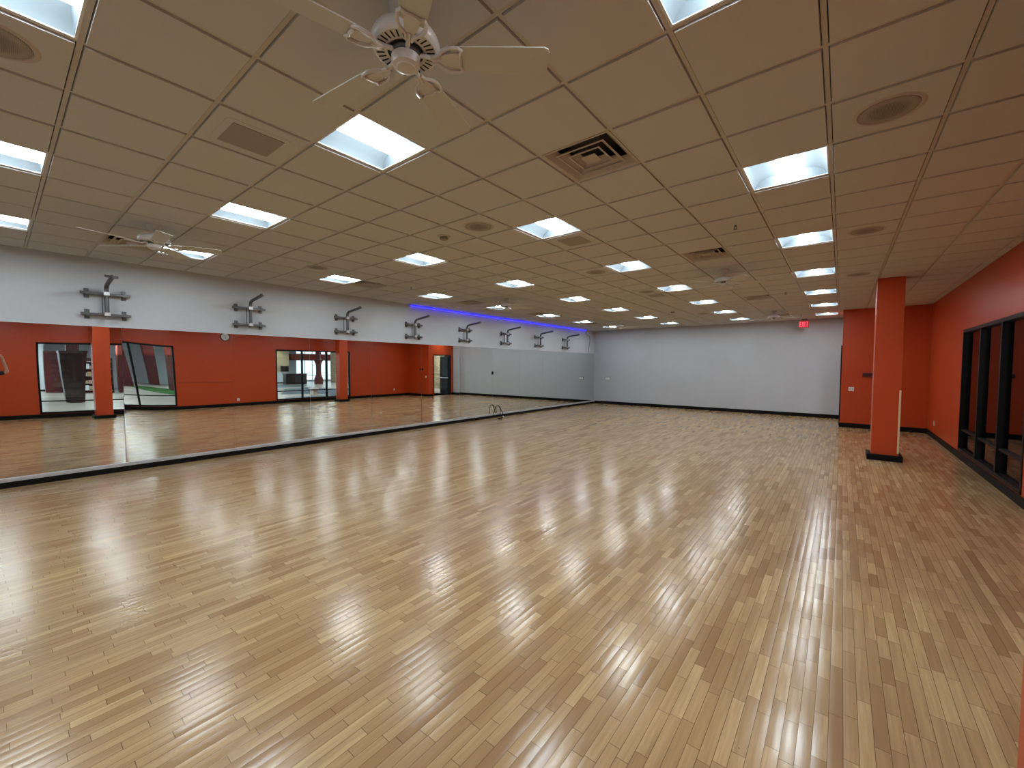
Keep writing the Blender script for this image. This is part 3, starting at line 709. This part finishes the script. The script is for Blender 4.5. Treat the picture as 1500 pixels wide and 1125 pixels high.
# maroon columns and furniture
def col(label, x, y, s_, top=HC, capw=None, material=None):
    r = thing('hall_column', label, 'column', (x, y, 0), group='dark columns in the hall')
    MB().box(-s_/2, s_/2, -s_/2, s_/2, 0, top-0.002, 0.01).build('shaft', M['maroon'], r)
    return r
c_ = col('maroon column wrapped in a wide black-brown panel box in the hall', 9.7, 2.35, 0.42)
pb = MB(); z0_, z1_ = 0.03, 2.36
a_, b_ = 0.30, 0.45
v0 = [pb.bm.verts.new(p) for p in ((-a_, -a_, z0_), (a_, -a_, z0_), (a_, a_, z0_), (-a_, a_, z0_))]; v1 = [pb.bm.verts.new(p) for p in ((-b_, -b_, z1_), (b_, -b_, z1_), (b_, b_, z1_), (-b_, b_, z1_))]
pb.bm.faces.new(v0[::-1]); pb.bm.faces.new(v1)
for k in range(4): pb.bm.faces.new((v0[k], v0[(k+1) % 4], v1[(k+1) % 4], v1[k]))
pb.build('panel_box', M['espresso'], c_)
MB().box(-0.47, 0.47, -0.47, 0.47, 2.30, 2.40, 0.01).build('panel_cap', M['espresso'], c_)
q = thing('hall_column', 'broad maroon panel standing before the pale hall wall', 'column', (20.2, 2.35, 0), group='dark columns in the hall')
MB().box(-0.25, 0.25, -0.36, 0.36, 0, 2.62, 0.01).build('shaft', M['maroon'], q)
for lb, x, y in (('maroon column behind the slanted window bar in the mirror', 26.0, 8.2), ('maroon column at the far side of the turf', 20.0, 5.6), ('dark maroon column right of the green turf', 17.5, 7.75), ('maroon column deep in the hall', 22.5, 11.0)):
    o = col(lb, x, y, 0.6)
    MB().box(-0.305, 0.305, -0.305, 0.305, 2.4, 3.3, 0.01).build('upper_band', M['redhead'], o)
# flared column before the daylight
r = thing('hall_column', 'dark maroon column with flared foot and top before the bright windows', 'column', (20.0, 19.1, 0), group='dark columns in the hall')
MB().lathe([(0.42, 0), (0.42, 0.55), (0.27, 0.85), (0.25, 1.3), (0.27, 1.9), (0.42, 2.2), (0.50, 2.24), (0.50, 2.32), (0.27, 2.34), (0.27, HC-0.005)], n=4).build('shaft', M['maroon'], r)
r = thing('reception_counter', 'low dark counter before the cream hall wall', 'counter', (21.1, 17.4, 0))
MB().box(-0.35, 0.35, -0.9, 0.95, 0.02, 0.95, 0.01).build('body', M['espresso'], r)
MB().box(-0.42, 0.42, -0.97, 1.02, 0.95, 1.0, 0.008).build('worktop', M['espresso'], r)
r = thing('wall_cabinet', 'small dark cabinet on the cream wall above the counter', 'cabinet', (24.5, 17.9, 1.15))
MB().box(-0.3, 0, -0.35, 0.3, 0, 0.55, 0.01).build('body', M['espresso'], r)
MB().box(-0.32, -0.3, -0.33, 0.28, 0.02, 0.53, 0.004).build('door', M['espresso'], r)
r = thing('low_bench', 'pale block bench on the hall floor outside the far window', 'bench', (6.1, 11.9, 0))
MB().box(-0.28, 0.28, -0.18, 0.18, 0.36, 0.42, 0.008).build('seat', M['plastic'], r)
MB().box(-0.22, 0.22, -0.12, 0.12, 0, 0.36, 0.006).build('base', M['vent'], r)
# shelf with goods
r = thing('display_shelf', 'dark display shelf with stacked goods in the hall', 'shelf', (19.7, 3.9, 0))
MB().box(0.35, 0.4, -1.1, 1.1, 0, 2.2, 0.004).box(-0.3, 0.4, -1.1, -1.05, 0, 2.2).box(-0.3, 0.4, 1.05, 1.1, 0, 2.2).build('carcass', M['espresso'], r)
for k in range(5): MB().box(-0.3, 0.35, -1.05, 1.05, 0.15+0.45*k, 0.18+0.45*k).build('shelf', M['vent'], r)
random.seed(5)
GM = [M['brick'], M['salmon'], M['vent'], M['paleblue'], M['maroon']]
WN = ['bottom shelf', 'second shelf', 'third shelf', 'fourth shelf']
for k in range(4):
    y = -0.98
    while y < 0.78:
        w_ = random.uniform(0.16, 0.34); h_ = random.uniform(0.14, 0.33)
        o = MB().box(-0.12, 0.12, 0.01, w_-0.01, 0, h_, 0.01).build('carton', random.choice(GM))
        o.location = (19.6, 3.9+y, 0.1805+0.45*k)
        tag(o, 'small carton on the %s of the dark display shelf' % WN[k], 'box', 'cartons on the %s' % WN[k])
        y += w_
# door and picture at the hall's end
root = bpy.data.objects.new('door_2', None); COL.objects.link(root); root.location = (6.35, HY1, 0); struct(root)
MB().box(0, 2.0, -0.05, 0, 0, 2.5, 0.004).build('door_panel', M['maroon'], root)
MB().box(-0.08, 0, -0.07, 0, 0, 2.58).box(2.0, 2.08, -0.07, 0, 0, 2.58).box(-0.08, 2.08, -0.07, 0, 2.5, 2.58).build('door_frame', M['redhead'], root)
r = thing('picture_frame', 'narrow dark red picture frame on the far hall wall', 'picture frame', (5.15, HY1, 1.55))
MB().box(-0.1, 0.1, -0.04, 0, -0.75, 0.75, 0.004).build('frame', M['redhead'], r)
MB().box(-0.06, 0.06, -0.045, -0.038, -0.70, 0.70).build('picture', M['salmon'], r)
struct(MB().box(HX0, HX1, HY1-0.02, HY1, 0, 0.14).build('baseboard_hall_end', M['maroon']))
# hall lamps
hl = thing('hall_light', 'lit long ceiling panel in the hall', 'ceiling light', group='ceiling panels of the hall')
MB().box(-0.62, 0.62, -0.32, 0.32, -0.03, -0.001, 0.003).build('housing', M['edge'], hl)
MB().box(-0.59, 0.59, -0.29, 0.29, -0.035, -0.029).build('diffuser', M['hlamp'], hl)
first = True
for x in (5.0, 10.5, 16.0, 20.5):
    for y in (-5.0, 0.0, 4.5, 9.5, 14.5, 20.5, 26.0):
        loc = (x, y, HC)
        o = hl if first else dup(hl, loc)
        first = False; o.location = loc
for k, y in enumerate((13.4, 15.4, 17.4)):
    o = thing('wall_washer', 'small ceiling spot washing the cream hall wall', 'spotlight', (24.15, y, HC), group='spots along the cream hall wall')
    MB().lathe([(0.07, -0.001), (0.07, -0.12), (0.055, -0.12), (0.05, -0.05)], n=16).build('can', M['frame'], o, True)
    MB().lathe([(0.048, -0.06), (0.01, -0.061)], n=16).build('bulb', mat('warm_bulb', (1, 1, 1), 0.4, emit=(1.0, 0.85, 0.55), estr=260), o)

# ------------------------------------------------------------------ the photographer (elbow seen at the mirror's left edge)
def skin(name, verts, edges, radii, material, parent, sub=2, root=0):
    me = bpy.data.meshes.new(name); me.from_pydata([tuple(v) for v in verts], edges, [])
    o = bpy.data.objects.new(name, me); COL.objects.link(o)
    sk_ = o.modifiers.new('skin', 'SKIN'); sk_.use_smooth_shade = True
    lay = me.skin_vertices[0].data if me.skin_vertices else None
    if lay is None:
        bpy.context.view_layer.objects.active = o
        bpy.context.view_layer.update(); lay = me.skin_vertices[0].data
    for i, rr in enumerate(radii):
        lay[i].radius = rr if isinstance(rr, tuple) else (rr, rr); lay[i].use_root = (i == root)
    sb = o.modifiers.new('sub', 'SUBSURF'); sb.levels = sub; sb.render_levels = sub
    me.materials.append(material); o.parent = parent
    return o
# local frame: +Y is where the person looks, +X the person's right; hips centre at the origin's height
ro = thing('person', 'person in a black t-shirt raising a phone, only an elbow seen in the mirror', 'person', (0.20, -0.27, 0), math.radians(38.5))
Mi = (Matrix.Translation((0.20, -0.27, 0)) @ Matrix.Rotation(math.radians(38.5), 4, 'Z')).inverted()
def L(x, y, z): return Mi @ Vector((x, y, z))
lens = L(0, 0, EYE); hand = L(0.09, 0.165, 2.02); elb = L(0.26, 0.265, 1.53)
handl = lens+Vector((-0.105, -0.075, 0.02)); elbl = lens+Vector((-0.30, -0.16, -0.27))
V = [(0, 0, 0.95), (0, 0, 1.12), (0, -0.01, 1.30), (0, -0.02, 1.45), (0, 0.0, 1.53), (0, 0.015, 1.62), (0, 0.02, 1.70), (0, 0.015, 1.775),
     (0.18, -0.01, 1.44), (-0.18, -0.01, 1.44), elb, elbl, hand, handl,
     (0.10, 0, 0.90), (-0.10, 0, 0.90), (0.12, 0.02, 0.50), (-0.12, 0.02, 0.50), (0.13, -0.01, 0.10), (-0.13, -0.01, 0.10), (0.13, 0.0, 0.05), (0.14, 0.14, 0.035), (-0.13, 0.0, 0.05), (-0.14, 0.14, 0.035)]
E_ = [(0, 1), (1, 2), (2, 3), (3, 4), (4, 5), (5, 6), (6, 7), (3, 8), (3, 9), (8, 10), (9, 11), (10, 12), (11, 13), (0, 14), (0, 15), (14, 16), (15, 17), (16, 18), (17, 19), (18, 20), (20, 21), (19, 22), (22, 23)]
R_ = [(0.15, 0.11), (0.135, 0.10), (0.15, 0.11), (0.13, 0.09), 0.055, (0.068, 0.08), (0.075, 0.095), (0.06, 0.075), 0.062, 0.062, 0.042, 0.042, 0.026, 0.026, 0.09, 0.09, 0.058, 0.058, 0.038, 0.038, 0.035, 0.03, 0.035, 0.03]
skin('body', V, E_, R_, M['skin'], ro)
sh_r = Vector((0.18, -0.01, 1.44)).lerp(Vector(elb), 0.93); sh_l = Vector((-0.18, -0.01, 1.44)).lerp(Vector(elbl), 0.72)
skin('t_shirt', [(0, 0, 0.92), (0, 0, 1.12), (0, -0.01, 1.30), (0, -0.02, 1.45), (0.18, -0.01, 1.44), (-0.18, -0.01, 1.44), sh_r, sh_l], [(0, 1), (1, 2), (2, 3), (3, 4), (3, 5), (4, 6), (5, 7)],
     [(0.175, 0.13), (0.155, 0.12), (0.17, 0.13), (0.145, 0.10), 0.078, 0.078, 0.064, 0.064], M['shirt'], ro)
skin('shorts', [(0, 0, 0.98), (0, 0, 0.90), (0.10, 0.0, 0.84), (-0.10, 0, 0.84), (0.12, 0.02, 0.52), (-0.12, 0.02, 0.52)], [(0, 1), (1, 2), (1, 3), (2, 4), (3, 5)], [(0.17, 0.125), (0.165, 0.125), 0.105, 0.105, 0.085, 0.085], M['shorts'], ro)
for s_ in (1, -1):
    skin('shoe', [(0.13*s_, -0.05, 0.045), (0.135*s_, 0.06, 0.045), (0.14*s_, 0.17, 0.035)], [(0, 1), (1, 2)], [(0.045, 0.045), (0.05, 0.045), (0.045, 0.033)], M['shoe'], ro)
skin('hair', [(0, -0.005, 1.78), (0, -0.055, 1.70)], [(0, 1)], [(0.085, 0.10), (0.075, 0.06)], M['hair'], ro)
# hands: palms with five fingers each closed on the phone
def hand_mesh(p, side):
    vs, es, rs = [], [], []
    base = Vector(p); fdir = Vector((-side, 0, 0)); 
    for k in range(4):
        a = base + Vector((0, 0.0, 0.030-0.020*k)); ln = (0.030, 0.034, 0.031, 0.024)[k]
        i = len(vs); vs += [a, a+fdir*0.03+Vector((0, 0.012, 0)), a+fdir*(0.025+ln)+Vector((0, 0.016, 0)), a+fdir*(0.032+ln)+Vector((0, 0.004, 0))]
        es += [(i, i+1), (i+1, i+2), (i+2, i+3)]; rs += [0.010, 0.009, 0.0085, 0.0075]
    return vs, es, rs
for p, sd in ((hand, 1), (handl, -1)):
    vs, es, rs = hand_mesh(p, sd)
    for k in range(4): skin('finger', vs[4*k:4*k+4], [(0, 1), (1, 2), (2, 3)], rs[4*k:4*k+4], M['skin'], ro, 1)
    skin('thumb', [Vector(p)+Vector((0, -0.015, 0.0)), Vector(p)+Vector((-sd*0.025, -0.022, -0.012)), Vector(p)+Vector((-sd*0.048, -0.020, -0.004))], [(0, 1), (1, 2)], [0.012, 0.010, 0.009], M['skin'], ro, 1)
# the phone sits behind the lens point
ph = thing('phone', 'black phone held up by the person', 'phone', (0.0, 0.0, EYE), math.radians(38.5))
MB().box(-0.075, 0.085, -0.050, -0.042, -0.035, 0.038, 0.003).build('casing', M['phone'], ph)
